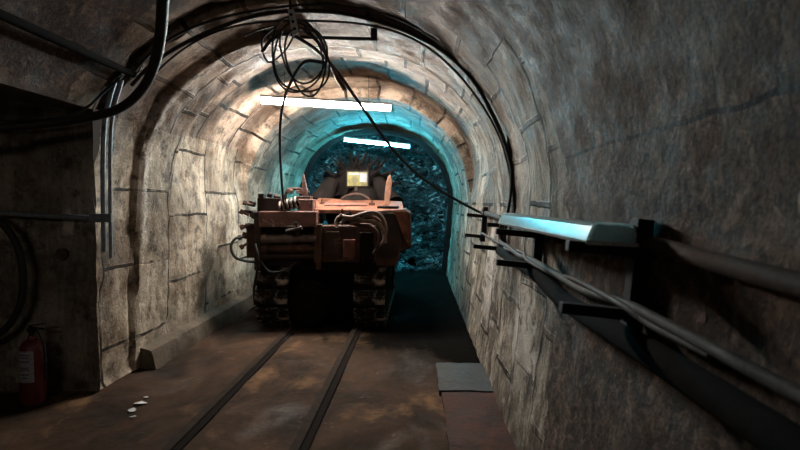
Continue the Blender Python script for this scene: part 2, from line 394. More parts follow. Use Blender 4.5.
# kerb plinth along the left wall
bm = B()
rows = []
for j in range(121):
    y = 4.72 + (10.9 - 4.72) * j / 120; row = []
    for (x, z) in ((-2.6, .0), (-2.6, .19), (-2.46, .18), (-2.41, .16), (-2.395, .10), (-2.38, -.03)):
        q = Vector((x, y, z)); row.append(bm.verts.new(q + Vector((1, 0, .6)) * (.018 * fbm(q * 4, 4) if x > -2.5 else 0)))
    rows.append(row)
for a, b in zip(rows, rows[1:]):
    for k in range(5): bm.faces.new((a[k], a[k+1], b[k+1], b[k]))
bm.faces.new(rows[0]); bm.faces.new(rows[-1][::-1])
o = obj('baseboard_left', bm, M_PLINTH, smooth=45); o['kind'] = 'structure'

# rock face behind the last ring
bm = B(); rings = []
cz = 1.2
sec0 = [p for p in section(.22, 1.52)]
NR = 44
for k in range(NR + 1):
    t = k / NR; y = 11.0 + 2.3 * math.sin(t * math.pi / 2) ** .8; s = max(.02, 1 - t ** 3.2)
    row = []
    for i in range(0, NP, 2):
        p = sec0[i]; q = Vector((CX + (p.x - CX) * s, y, cz * (1 - s) + p.z * s if s < 1 else p.z))
        n = Vector((PR[i][2], .4 + t * 1.2, PR[i][3])).normalized()
        a = .34 * min(1, .35 + t * 3)
        d = a * (fbm(q * Vector((1.1, 1.1, 1.6)) if False else Vector((q.x * 1.2, q.y * 1.2, q.z * 2.0)), 6)) + .22 * (noise.turbulence(q * 2.6, 4, True) - .5)
        if k == 0: d = max(d, .02)
        row.append(bm.verts.new(q + n * d))
    rings.append(row)
for a, b in zip(rings, rings[1:]):
    for i in range(len(a) - 1): bm.faces.new((a[i], a[i+1], b[i+1], b[i]))
bm.faces.new(rings[-1])
o = obj('wall_back', bm, M_ROCK, smooth=25); o['kind'] = 'structure'

# black steel support arch in front of the rock
def rib(name, y, off0, off1, w_, mat, b):
    bm = B(); a = section(off0, b); c = section(off1, b); prev = None
    # go down to the floor on both sides
    for i in range(0, NP):
        nx, nz = PR[i][2], PR[i][3]
        pin = Vector((PR[i][0] + nx * off0, 0, a[i].z)); pout = Vector((PR[i][0] + nx * off1, 0, c[i].z))
        ring = [bm.verts.new((p.x, yy, p.z)) for p, yy in ((pin, y), (pout, y), (pout, y + w_), (pin, y + w_))]
        if prev:
            for k in range(4): bm.faces.new((prev[k], prev[(k+1) % 4], ring[(k+1) % 4], ring[k]))
        else: bm.faces.new(ring)
        prev = ring
    bm.faces.new(prev[::-1])
    return obj(name, bm, mat, smooth=40)
ra = rib('support_arch', 11.0, -.11, .06, .18, M_MATTE, 1.52)
tag(ra, 'black steel support arch framing the blue-lit rock face at the tunnel end', 'support arch')

# loose rubble at the foot of the rock
bm = B()
for k in range(420):
    x = random.uniform(-2.3, .6); y = random.uniform(11.3, 13.2); r = random.uniform(.03, .13)
    if random.random() < .3: r *= 1.6
    hz = max(0, (y - 11.6)) * .42 + (.25 if x > -.4 else 0) * max(0, y - 11.4) / 2
    c = Vector((x, y, hz + fz(x, y) * .3 + random.uniform(-.02, .08)))
    res = bmesh.ops.create_icosphere(bm, subdivisions=1, radius=r, matrix=Matrix.Translation(c) @ Matrix.Rotation(random.uniform(0, 6), 4, Vector((random.random(), random.random(), 1))) @ Matrix.Diagonal((random.uniform(.7, 1.5), random.uniform(.7, 1.3), random.uniform(.5, .9), 1)))
    for v in res['verts']: v.co += Vector((random.uniform(-1, 1), random.uniform(-1, 1), random.uniform(-1, 1))) * r * .28
o = obj('rubble', bm, M_ROCK); tag(o, 'loose blue-lit broken rock heaped at the foot of the rock face', 'rubble'); o['kind'] = 'stuff'

# ------------------------------------------------------------------ floor fittings
def rail(xw, label):
    t = empty('rail', (xw, 1.0, 0))
    bm = B(); box(bm, (0, 6.0, .004), (.062, 14.0, .03)); h = obj('rail_head', bm, M_RAIL, t, bevel=.006)
    bm = B(); box(bm, (.056, 6.0, -.004), (.05, 14.0, .014)); obj('flange_groove', bm, M_DARK, t)
    tag(t, label, 'rail', 'track rails'); return t
rail(-1.52, 'left rail of the sunken track, nearer the plinth wall')
rail(-.745, 'right rail of the sunken track, running under the middle of the machine')
def slab(name, x0, x1, y0, y1, mat, label, cat, z=.022):
    bm = B(); nu, nv = 16, max(4, int((y1 - y0) / .06)); g = {}
    for i in range(nu + 1):
        for j in range(nv + 1):
            x = x0 + (x1 - x0) * i / nu; y = y0 + (y1 - y0) * j / nv
            e = .012 * noise.noise(Vector((x * 9, y * 9, 3)))
            g[i, j] = bm.verts.new((x + (e if i in (0, nu) else 0), y + (e if j in (0, nv) else 0), z + .010 * fbm(Vector((x, y, 2)) * 3, 4)))
    for i in range(nu):
        for j in range(nv): bm.faces.new((g[i, j], g[i+1, j], g[i+1, j+1], g[i, j+1]))
    r = bmesh.ops.extrude_face_region(bm, geom=bm.faces[:])
    for v in [q for q in r['geom'] if isinstance(q, bmesh.types.BMVert)]: v.co.z = -.03
    o = obj(name, bm, mat, smooth=40); tag(o, label, cat); return o
slab('floor_slab', .17, .59, 4.15, 4.86, M_GREYSLAB, 'pale grey worn slab on the floor beside the right wall', 'floor slab', .03)
slab('floor_plate', .19, .60, 1.2, 4.13, M_REDSLAB, 'long reddish-brown plate on the floor along the right wall', 'floor plate', .022)
# paper scraps
for k, (px, py, s, lab) in enumerate([(141, 409, .045, 'largest white paper scrap on the floor by the left rail'),
                                 (133, 417, .032, 'white paper scrap on the floor, furthest left of the four'),
                                 (134, 424, .024, 'tiny white paper scrap nearest the camera on the floor'),
                                 (146, 403, .02, 'tiny white paper scrap furthest from the camera on the floor')]):
    d = 533 * 1.5 / (py - 203); p = W(px, py, d); bm = B(); n = 7; vs = []
    for j in range(n):
        a = 6.283 * j / n; r = s * random.uniform(.5, 1.1); vs.append(bm.verts.new((r * math.cos(a) * 1.3, r * math.sin(a), random.uniform(0, .012))))
    c = bm.verts.new((0, 0, .012))
    for j in range(n): bm.faces.new((vs[j], vs[(j+1) % n], c))
    r = bmesh.ops.extrude_face_region(bm, geom=bm.faces[:])
    for v in [q for q in r['geom'] if isinstance(q, bmesh.types.BMVert)]: v.co.z += .002
    o = obj('paper_scrap', bm, M_WHITE); o.location = (p.x, p.y, fz(p.x, p.y) + .004); tag(o, lab, 'litter', 'paper scraps on the floor')

# ------------------------------------------------------------------ tube lamps
def lamp(pa, pb, d, dyaw, r, strength, col, label, ztop):
    a = W(*pa, d); b = W(*pb, d + dyaw); c = (a + b) / 2; L = (b - a).length
    t = empty('tube_lamp', c); ax = (b - a).normalized()
    q = Vector((1, 0, 0)).rotation_difference(ax)
    R = q.to_matrix().to_4x4()
    def loc(bm): bmesh.ops.transform(bm, matrix=R, verts=bm.verts); return bm
    bm = B(); prism(bm, [(-.045, .045), (.045, .045), (.07, .012), (-.07, .012)], -L / 2, L / 2)
    bmesh.ops.transform(bm, matrix=Matrix.Rotation(math.radians(-90), 4, 'Z'), verts=bm.verts)
    obj('housing', loc(bm), M_FIX, t, bevel=.004)
    bm = B(); cyl(bm, (-L / 2 + .015, 0, -.016), (L / 2 - .015, 0, -.016), r, n=14)
    obj('glowing_tube', loc(bm), emit('glow_' + str(d), col, strength), t, smooth=50)['label'] = 'glowing white-blue tube'
    for s in (-1, 1):
        bm = B(); box(bm, (s * (L / 2 - .008), 0, .01), (.016, .07, .06)); obj('end_cap', loc(bm), M_FIX, t, bevel=.004)
    for s in (-.32, .32):
        p0 = R @ Vector((s * L, 0, .045)); bm = B(); cyl(bm, p0, (p0.x, p0.y, ztop - c.z), .0035, n=6); obj('hanger_wire', bm, M_BLACKIRON, t)
    tag(t, label, 'lamp')
lamp((260, 99), (391, 107), 6.18, .50, .034, TUBE1, TUBE1_COL, 'long glowing fluorescent tube lamp hung under the vault above the machine', 3.06)
lamp((344, 139), (410, 146), 10.5, .12, .026, TUBE2, TUBE2_COL, 'smaller, farther glowing blue-white tube lamp hung before the rock face', 3.1)

# ------------------------------------------------------------------ cables on the ring edge and vault
def prof_pt(off, b, i, y):
    p = section(off, b)[i]; return Vector((p.x, y, p.z))
def cable(pts, r, label, mat=None, name='cable', cat='cable', group=None, n=8, k=8, sm=True):
    bm = B(); tube(bm, pts, r, n=n, k=k, sm=sm); o = obj(name, bm, mat or M_CABLE, smooth=60); tag(o, label, cat, group); return o
i1 = 28
for m_, (off, r, yy, lab) in enumerate([(-.020, .016, 4.06, 'thickest black cable arching over the near ring edge of the vault'),
                                       (.030, .011, 4.04, 'thin black cable arching just outside the thickest one on the near ring edge'),
                                       (-.055, .009, 4.10, 'thin dark cable arching on the inner side of the near ring edge')]):
    pts = [prof_pt(off + .01 * math.sin(i * .21 + m_ * 2), 1.46, i, yy + .02 * math.sin(i * .13 + m_)) for i in range(36 + 3 * m_, iN - 3 - m_, 4)]
    cable(pts, r, lab, group='cables arching over the ring edge', k=3)
# thick hose curving down from the roof and off into the niche
cable([W(150, -150, 2.3), W(160, -75, 2.4), W(166, -30, 2.55), W(163, 0, 2.7), W(161, 30, 2.9), W(155, 62, 3.1), W(143, 88, 3.3), W(122, 107, 3.5), W(95, 116, 3.6), W(50, 123, 3.6), W(0, 128, 3.5), W(-50, 134, 3.4), (-4.18, 3.3, 1.95)], .030,
      'thick black hose sweeping down from the roof and off to the left', name='hose', cat='hose', n=12)
iP = next(i for i in range(95, NP) if section(.03, 1.46)[i].z < 2.50)
cable([prof_pt(.02, 1.46, iP, y) for y in (-1.6, 0, 1.2, 2.4, 3.3, 4.02)], .028,
      'thick dark pipe running along the left haunch of the vault over the niche', mat=M_MATTE, name='pipe', cat='pipe', n=10)
cable([W(122, 76, 4.0), W(104, 92, 3.9), W(86, 108, 3.8), W(60, 118, 3.75), W(20, 121, 3.7), W(-20, 120, 3.6), (-4.18, 3.4, 2.1)], .010, 'thin black cable drooping from the pipe corner beside the niche top')
# vertical conduit pair with clamp, horizontal conduit
t = empty('conduit_riser', W(109, 258, 4.03))
def rel(p, t): return p - t.location
for dx, r, y0_, nm in ((-3, .018, 252, 'conduit'), (4, .014, 258, 'conduit')):
    bm = B(); tube(bm, [rel(W(118 + dx, 80, 4.0), t), rel(W(111 + dx, 105, 3.99), t), rel(W(107 + dx, 130, 3.99), t), rel(W(106 + dx, 180, 3.99), t), rel(W(107 + dx, y0_, 3.99), t)], r, k=6)
    obj(nm, bm, M_CONDUIT, t, smooth=60)
bm = B(); box(bm, rel(W(101, 218, 3.96), t), (.17, .03, .065)); obj('clamp_plate', bm, M_CONDUIT, t, bevel=.004)
bm = B(); box(bm, rel(W(113, 78, 3.98), t), (.16, .05, .05), (0, -.6, 0)); obj('top_bracket', bm, M_BLACKIRON, t, bevel=.004)
tag(t, 'pair of grey-blue vertical conduits clamped to the edge of the left pier', 'conduit')
cable([(-4.15, 3.95, 1.44), W(-40, 211, 3.95), W(0, 213, 3.95), W(50, 216, 3.96), W(100, 218.5, 3.97)], .021, 'dark horizontal conduit crossing the niche wall to the pier clamp', mat=M_CONDUIT, name='conduit', cat='conduit')
cable([W(-30, 205, 3.9), W(0, 222, 3.9), W(17, 245, 3.9), W(23, 275, 3.9), W(20, 305, 3.9), W(4, 330, 3.9), W(-22, 342, 3.9), W(-48, 325, 3.9), W(-58, 285, 3.9), W(-52, 240, 3.9), W(-32, 212, 3.9), W(-16, 209, 3.93)], .026,
      'thick black hose loop hanging in the niche left of the extinguisher', name='hose', cat='hose', n=12)
# small junction plug low on niche wall
bm = B(); cyl(bm, (0, 0, 0), (0, -.03, 0), .045); cyl(bm, (0, -.03, 0), (0, -.045, 0), .022)
o = obj('wall_plug', bm, M_PLINTH, smooth=40); o.location = W(63, 254, 4.085); tag(o, 'round stub set in the niche wall above the extinguisher', 'wall stub')

# hanger plate with coil of cable at the crown
hc = W(292, 22, 3.86)
t = empty('cable_hanger', hc)
bm = B(); prism(bm, [(-.03, .09), (.015, .09), (.05, -.08), (.005, -.10)], -.006, .006); obj('plate', bm, M_FIX, t, bevel=.003)
for z in (.05, 0, -.05):
    bm = B(); cyl(bm, (.008 - z * .25, -.012, z), (.008 - z * .25, .0, z), .011, n=12); obj('bolt', bm, M_DARK, t)  # dark discs standing for the holes in the plate
bm = B(); cyl(bm, (-.01, 0, .08), (-.02, .02, .26), .008, n=8); obj('hook_rod', bm, M_BLACKIRON, t)
tag(t, 'small grey perforated steel hanger plate holding the coil at the vault crown', 'cable hanger')
bm = B()
for k, (cx, cy, rx, rz, ph) in enumerate([(301, 58, 27, 36, 0), (296, 56, 25, 37, 1), (303, 52, 23, 30, 2.2), (306, 60, 20, 34, 3)]):
    pts = []
    for j in range(25):
        a = -math.pi / 2 + 2 * math.pi * j / 24 + .2 * (k - 1)
        sq = 1 + .07 * math.sin(3 * a + ph)
        pts.append(W(cx + rx * math.cos(a) * sq + 4 * math.sin(a), cy + rz * math.sin(a) * sq, 3.93 + .03 * math.sin(a * 2 + ph) - .015 * k))
    tube(bm, pts, .007, n=8, k=3)
o = obj('cable_coil', bm, M_CABLE, smooth=60); tag(o, 'loose coil of black cable hanging from the plate at the vault crown', 'cable coil')
cable([W(300, 28, 3.96), W(318, 42, 3.97), W(327, 62, 4.05), W(305, 62, 4.15), W(290, 84, 4.35), W(282, 110, 4.7), W(280, 140, 5.1), W(281, 170, 5.6), W(283, 197, 6.05), W(284, 205, 6.25)], .013,
      'black cable dropping from the crown coil down to the machine', cat='cable')
cable([W(262, 52, 4.0), W(272, 40, 4.02), W(288, 34, 4.05), W(308, 44, 4.1), W(325, 58, 4.2), W(343, 80, 4.35), W(362, 107, 4.55), W(384, 138, 4.8), W(405, 163, 5.0), W(432, 185, 5.3), W(462, 203, 5.5), W(484, 214, 5.55), W(506, 219, 4.5)], .014,
      'long black cable sagging from the crown coil across to the right wall bracket', cat='cable')
cable([W(296, 32, 4.02), W(284, 52, 4.0), W(268, 62, 4.02), W(262, 40, 4.05), W(276, 26, 4.05), W(258, 30, 4.06), W(244, 36, 4.08)], .007, 'thin loose wire tangled behind the crown coil')
bm = B(); tube(bm, [W(327, 59, 4.15), W(333, 68, 4.2), W(338, 79, 4.25), W(345, 90, 4.28)], lambda t: .012 + .008 * t, n=8)
o = obj('rag', bm, M_SCRAPED, smooth=60); tag(o, 'pinkish-white strip of rag hanging beside the crown coil', 'rag')
# dark rod added to stand for the black joint under the ring crown
t = empty('joint_rod', W(340, 38, 4.35))
bm = B(); cyl(bm, rel(W(300, 37, 4.35), t), rel(W(374, 39, 4.35), t), .014, n=8); obj('bar', bm, M_BLACKIRON, t)
bm = B(); box(bm, rel(W(374, 35, 4.35), t), (.05, .04, .10)); obj('joint_end', bm, M_BLACKIRON, t, bevel=.004)
tag(t, 'short black rod standing for a dark joint under the crown of the near ring', 'iron bar')
# cables dropping down the right wall beside the lamp
for k, (dx, r, lab) in enumerate([(0, .011, 'black cable running down the right wall to the bracket'), (5, .008, 'thinner black cable running down the right wall just right of the other')]):
    cable([W(508 + dx * .3, 135, 4.05), W(511 + dx * .4, 165, 4.05), W(511 + dx * .5, 190, 4.05), W(508 + dx, 212, 4.1), W(505 + dx, 235, 4.15), W(507 + dx, 258, 4.2)], r, lab, cat='cable', group='cables down the right wall')

# ------------------------------------------------------------------ right wall brackets, pipes, spare fixture
def wx(z): return .59 + .145 * min(max(z, 0) / 1.45, 1) ** .9 if z < 1.5 else .735
def bracket(y, ztop, zbot, zu, zl, reach_u, reach_l, label, wide=.055):
    t = empty('wall_bracket', (wx(zbot), y, zbot))
    o0 = Vector(t.location); bm = B()
    a = Vector((wx(ztop) - .035, y, ztop)); b = Vector((wx(zbot) - .035, y, zbot)); c = (a + b) / 2
    ang = math.atan2(a.x - b.x, a.z - b.z)
    box(bm, c - o0, (.05, wide, (a - b).length), (0, ang, 0)); obj('upright', bm, M_BLACKIRON, t, bevel=.003)
    for z, re in ((zu, reach_u), (zl, reach_l)):
        bm = B(); x1 = wx(z) - .02; c = Vector((x1 - re / 2, y, z + re * .045))
        box(bm, c - o0, (re, .042, .034), (0, .10, 0)); obj('arm', bm, M_BLACKIRON, t, bevel=.003)
    for z in (ztop - .03, zbot + .03):
        bm = B(); cyl(bm, Vector((wx(z) - .075, y, z)) - o0, Vector((wx(z) - .04, y, z)) - o0, .012, n=6); obj('bolt', bm, M_STEEL, t)
    tag(t, label, 'wall bracket', 'black brackets along the right wall'); return t
bracket(1.68, 1.45, 1.055, 1.345, 1.15, .24, .24, 'nearest black steel bracket on the right wall, under the near end of the spare lamp')
bracket(3.05, 1.42, 1.08, 1.315, 1.14, .26, .24, 'second black bracket along the right wall, under the far half of the spare lamp')
bracket(4.30, 1.42, 1.08, 1.315, 1.13, .15, .24, 'third black bracket along the right wall, just past the spare lamp')
bracket(5.55, 1.46, 1.10, 1.36, 1.15, .20, .20, 'farthest black bracket on the right wall, beyond the cable drop')
# rusty pipe on the upper arms
cable([(.68, -.6, 1.35), (.685, .6, 1.345), (.69, 1.2, 1.36), (.70, 1.8, 1.38), (.70, 3.0, 1.37), (.70, 4.3, 1.37), (.70, 5.7, 1.40)], .024, 'rusty brown pipe lying on the upper bracket arms along the right wall', mat=M_PIPE, name='pipe', cat='pipe', n=14)
cable([(.64, -.6, 1.17), (.645, .5, 1.17), (.65, 1.0, 1.175), (.655, 1.4, 1.18), (.65, 1.68, 1.185), (.645, 2.1, 1.16), (.65, 2.5, 1.165), (.65, 3.05, 1.175), (.64, 3.4, 1.17), (.64, 3.8, 1.19), (.64, 4.15, 1.2), (.65, 4.22, 1.28), (.66, 4.22, 1.34)], .016,
      'dusty grey cable lying on the lower bracket arms along the right wall', mat=M_GREYCABLE, n=10)
cable([(.655, 1.2, 1.16), (.650, 1.5, 1.16), (.635, 1.68, 1.183), (.645, 2.2, 1.185), (.655, 2.6, 1.155), (.625, 3.05, 1.173), (.665, 3.4, 1.185), (.62, 3.75, 1.175), (.66, 4.1, 1.18), (.645, 4.3, 1.18), (.66, 5.5, 1.19)], .011,
      'thinner grey cable twisted round the dusty one on the lower bracket arms', mat=M_GREYCABLE, n=8)
cable([(.64, -.6, 1.07), (.645, .5, 1.07), (.65, 1.1, 1.08), (.645, 1.68, 1.082), (.66, 2.4, 1.06), (.66, 3.05, 1.11), (.66, 3.7, 1.11), (.66, 4.3, 1.12)], .040,
      'thick matte black tube sagging along the right wall below the grey one', mat=M_MATTE, n=12)  # plain matte black tube below the lower bracket arms
# spare fluorescent fixture resting on the upper arms
t = empty('spare_lamp_fixture', (.585, 2.46, 1.382))
def fx(poly, y0, y1, mat, name, bev=.004):
    bm = B(); prism(bm, poly, y0, y1); o = obj(name, bm, mat, t, bevel=bev, smooth=30); return o
outer = [(-.078, .002), (-.060, .046), (-.045, .056), (.050, .050), (.064, .040), (.080, -.004)]
inner = [(x * .95, z * .92) for x, z in outer]
fx(outer + inner[::-1], -.80, .82, M_ACRYL, 'diffuser', 0)['label'] = 'frosted bluish-white plastic diffuser'
fx([(-.084, .003), (.086, -.006), (.082, -.018), (-.078, -.010)], -.81, .83, M_FIX, 'housing', .002)
cap = [(-.082, .000), (-.063, .048), (-.046, .060), (.052, .054), (.068, .042), (.084, -.006)]
fx(cap, -.806, -.802, M_ACRYL, 'end_cap', 0)
fx(cap, .822, .826, M_ACRYL, 'end_cap', 0)
t.rotation_euler = (0, 0, math.radians(.8))
tag(t, 'unlit fluorescent fixture with a bluish-white cover lying on the right wall brackets', 'light fixture')
# red patch of paint on the wall
bm = B(); P = W(700, 318, 1.38); n = 12
P.x = wx(P.z) + .008
vs = [bm.verts.new((random.uniform(-.002, .002), .035 * math.cos(a) * random.uniform(.6, 1.1), .035 * math.sin(a) * random.uniform(.6, 1.2))) for a in [6.283 * j / n for j in range(n)]]
f = bm.faces.new(vs); r = bmesh.ops.extrude_face_region(bm, geom=[f])
for v in [q for q in r['geom'] if isinstance(q, bmesh.types.BMVert)]: v.co.x += .02
o = obj('brick_patch', bm, M_RUSTRED); o.location = P; tag(o, 'small red-brown brick patch in the right wall between the pipes', 'brick patch')

# ------------------------------------------------------------------ fire extinguisher
eb = W(34, 414, 3.82); eb.z = 0.0
t = empty('fire_extinguisher', eb)
bm = B(); prof = [(0, .02), (.078, .02), (.084, .035), (.084, .40), (.078, .44), (.058, .475), (.030, .495), (.026, .52), (0, .52)]
n = 28; prev = None
for r, z in prof:
    ring = [bm.verts.new((r * math.cos(6.2832 * j / n), r * math.sin(6.2832 * j / n), z)) for j in range(n)] if r else [bm.verts.new((0, 0, z))]
    if prev:
        for j in range(n):
            a = [prev[j % len(prev)], prev[(j+1) % len(prev)]] if len(prev) > 1 else [prev[0]]
            b = [ring[(j+1) % len(ring)], ring[j % len(ring)]] if len(ring) > 1 else [ring[0]]
            bm.faces.new(a + b)
    prev = ring
obj('cylinder', bm, M_RED, t, smooth=40)
bm = B(); n = 12; rr = .0855; a0, a1 = math.radians(-128), math.radians(-48); pv = None
for j in range(n + 1):
    a = a0 + (a1 - a0) * j / n; q = [bm.verts.new((k * math.cos(a), k * math.sin(a), z)) for k, z in ((rr, .19), (rr, .42), (rr - .003, .42), (rr - .003, .19))]
    if pv:
        for k in range(4): bm.faces.new((pv[k], pv[(k+1) % 4], q[(k+1) % 4], q[k]))
    else: bm.faces.new(q)
    pv = q
bm.faces.new(pv[::-1]); lb = obj('paper_label', bm, M_LABEL, t, smooth=40)
bm = B()
for z, wd in ((.395, .07), (.375, .05), (.345, .075), (.30, .06), (.285, .07), (.25, .065), (.225, .04)):
    box(bm, (.003, -.0865, z), (wd, .004, .008))
o = obj('print_lines', bm, M_INK, lb); o.parent = lb
bm = B(); cyl(bm, (0, 0, .51), (0, 0, .565), .02); box(bm, (0, 0, .56), (.05, .04, .03)); obj('valve', bm, M_BLACKIRON, t, bevel=.003)
for dz, rot in ((.60, .15), (.575, -.15)):
    bm = B(); box(bm, (.04, 0, dz), (.12, .022, .008), (0, -rot, 0)); obj('handle', bm, M_BLACKIRON, t, bevel=.002)
bm = B(); tube(bm, [(-.02, 0, .555), (.05, -.03, .57), (.10, -.03, .50), (.112, -.02, .40), (.105, -.01, .28), (.10, 0, .20)], .010); obj('hose', bm, M_CABLE, t, smooth=60)
bm = B(); cyl(bm, (0, 0, 0), (0, 0, .025), .082, n=24); obj('base_ring', bm, M_BLACKIRON, t)
tag(t, 'red fire extinguisher with a pale label standing on the floor in the niche', 'fire extinguisher')

# ------------------------------------------------------------------ the mining machine
D0 = 6.3
MO = Vector((-1.07, D0, 0)); mach = empty('mining_machine', MO)
tag(mach, 'rusty tracked tunnelling machine with a spiked cutter head parked under the lamp', 'mining machine')
def Q(px, py, d=D0): return W(px, py, d) - MO
def xz(px, py): 
    p = Q(px, py); return (p.x, p.z)
def mbox(name, px0, py0, px1, py1, y0, y1, mat, bev=.01, parent=None, label=None):
    "box whose front face spans the given extent of the machine front, y0..y1 behind that front"
    (xa, za), (xb, zb) = xz(px0, py0), xz(px1, py1)
    bm = B(); box(bm, ((xa + xb) / 2, (y0 + y1) / 2, (za + zb) / 2), (abs(xb - xa), y1 - y0, abs(zb - za)))
    o = obj(name, bm, mat, parent or mach, bevel=bev)
    if label: o['label'] = label
    return o
# chassis and hull
mbox('chassis', 287, 262, 358, 318, .25, 3.0, M_DARK, .02)
mbox('hull', 258, 232, 384, 268, .12, 2.9, M_DARKRUST, .015)
# sloping rust-coloured deck
(xa, za), (xb, zb) = xz(300, 209), xz(404, 209)
bm = B(); zr = 1.575
v = [bm.verts.new(p) for p in ((xa, .05, za), (xb, .05, za - .02), (xb - .06, 1.35, zr - .05), (xa - .02, 1.35, zr), (xa, .05, za - .05), (xb, .05, za - .07), (xb - .06, 1.35, zr - .10), (xa - .02, 1.35, zr - .05))]
for f in ((0, 1, 2, 3), (7, 6, 5, 4), (0, 4, 5, 1), (1, 5, 6, 2), (2, 6, 7, 3), (3, 7, 4, 0)): bm.faces.new([v[k] for k in f])
obj('deck_plate', bm, M_ORANGE, mach, bevel=.008)['label'] = 'orange-rust sloping deck plate'
# plates lying on the deck
bm = B(); box(bm, Q(345, 204.5, 6.9), (.55, .25, .02), (.10, 0, .2)); obj('deck_strip', bm, M_SCRAPED, mach, bevel=.004)
bm = B(); box(bm, Q(388, 207, 6.6), (.26, .10, .02), (.1, 0, -.1)); obj('deck_strip', bm, M_DARK, mach, bevel=.004)
# scraped beam front left
mbox('front_beam', 261, 211, 318, 227, -.10, .30, M_SCRAPED, .012, label='scraped pink-brown steel beam')
mbox('rear_beam', 270, 212, 300, 226, .3, 2.2, M_DARKRUST, .012)
mbox('beam_slot', 264, 228, 316, 233, -.02, .25, M_DARK, .004)
# cylinders under the beam
for py, r, mat, x1 in ((239, .055, M_STEEL, 318), (249, .05, M_RUST, 320), (257, .04, M_DARKRUST, 316)):
    bm = B(); a = Q(262, py, D0 - .02); b = Q(x1, py - 1, D0 - .02); cyl(bm, a, b, r, n=20)
    for f in (.06, .5, .94): p = a.lerp(b, f); e = (b - a).normalized() * .03; cyl(bm, p - e, p + e, r * 1.22, n=20)
    obj('hydraulic_cylinder', bm, mat, mach, smooth=40)
mbox('end_bracket', 255, 212, 263, 270, -.06, .35, M_DARKRUST, .01)
bm = B(); box(bm, Q(293, 230, 6.2), (.14, .10, .10)); cyl(bm, Q(286, 232, 6.12), Q(302, 228, 6.12), .03); cyl(bm, Q(296, 222, 6.12), Q(298, 236, 6.12), .022)
obj('coupling', bm, M_DARKRUST, mach, bevel=.006)
mbox('post', 315, 224, 323, 262, -.08, .08, M_RUST, .008)
mbox('post', 317, 262, 322, 269, -.07, .0, M_RUST, .004)
# right front housing
mbox('front_housing', 323, 225, 376, 262, -.05, .9, M_RUST, .015)
mbox('hatch', 327, 231, 341, 255, -.06, -.04, M_RUST, .01)
mbox('hatch', 344, 239, 356, 259, -.08, -.04, M_RUSTRED, .01, label='orange-red hatch cover')
mbox('hatch', 360, 232, 374, 262, -.07, -.04, M_DARK, .01)
for px in (330, 340, 346, 355, 363, 371):
    for py in (231, 258):
        bm = B(); cyl(bm, Q(px, py, D0 - .10), Q(px, py, D0 - .04), .012, n=6); obj('bolt', bm, M_DARKRUST, mach)
mbox('lower_apron', 300, 262, 378, 272, .02, .25, M_DARK, .01)
# right fender: box with sloping rust side plate
(x0, z0), (x1, z1) = xz(376, 212), xz(399, 262)
bm = B(); prism(bm, [xz(372, 211), xz(404, 209), xz(410, 213), xz(411, 248), xz(400, 252), xz(396, 266), xz(376, 266)], .0, 1.1)
obj('right_fender', bm, M_RUST, mach, bevel=.012)
bm = B(); prism(bm, [xz(393, 211), xz(406, 211), xz(409, 222), xz(409, 246), xz(404, 238), xz(399, 222)], -.03, .0)
obj('fender_plate', bm, M_ORANGE, mach, bevel=.005)['label'] = 'bright orange-rust corner plate'
bm = B(); prism(bm, [xz(376, 213), xz(394, 213), xz(398, 224), xz(403, 240), xz(396, 258), xz(378, 258)], -.02, .0)
obj('fender_panel', bm, M_DARKRUST, mach, bevel=.005)
# valve block front left with stacked levers
mbox('valve_block', 257, 198, 281, 212, .0, .35, M_DARKRUST, .008)
bm = B()
for k, (px, py, s) in enumerate([(262, 196, .07), (270, 195, .06), (277, 197, .07), (252, 204, .07), (248, 212, .06), (255, 216, .09), (250, 226, .08), (247, 236, .09), (253, 246, .08)]):
    box(bm, Q(px, py, 6.3 + .05 * (k % 3)), (s, .09, s * .8), (.2 * (k % 3), .3 * (k % 2), .2 * k))
obj('valve_bodies', bm, M_DARKRUST, mach, bevel=.008)
for px, py, qx, qy in ((249, 215, 240, 211), (250, 224, 240, 228), (247, 236, 238, 238), (252, 205, 243, 202), (248, 243, 240, 248)):
    bm = B(); a = Q(px, py, 6.25); b = Q(qx, qy, 6.22); cyl(bm, a, b, .018, n=8); cyl(bm, a.lerp(b, .6), b, .03, n=6); obj('hose_fitting', bm, M_RUST, mach, smooth=40)
mbox('side_box', 246, 228, 258, 258, .0, .4, M_RUST, .01)
# coiled spring / clamps next to the beam
bm = B(); pts = []
a, b = Q(279, 208, 6.28), Q(298, 202, 6.28)
for j in range(61):
    t_ = j / 60; th = t_ * 5 * 6.2832; c = a.lerp(b, t_); pts.append(c + Vector((0, math.cos(th), math.sin(th))) * .065)
tube(bm, pts, .014, n=6, sm=False); obj('spring', bm, M_TANHOSE, mach, smooth=60)
bm = B(); cyl(bm, Q(279, 208, 6.28), Q(299, 202, 6.28), .04); obj('spring_rod', bm, M_DARK, mach, smooth=40)
mbox('bearing_block', 298, 199, 313, 213, -.02, .22, M_SCRAPED, .012)
mbox('bearing_cap', 296, 196, 310, 200, .0, .18, M_RUST, .008)
# gantry hoop above the valve block
bm = B(); tube(bm, [Q(285, 206, 6.42), Q(286, 193, 6.42), Q(291, 189, 6.42), Q(304, 190, 6.42), Q(309, 193, 6.42)], .018, k=5); obj('hoop', bm, M_RUST, mach, smooth=60)
bm = B(); box(bm, Q(290, 191, 6.4), (.07, .06, .05), (0, .4, 0)); box(bm, Q(300, 192, 6.4), (.09, .05, .04)); obj('hoop_clamp', bm, M_SCRAPED, mach, bevel=.005)
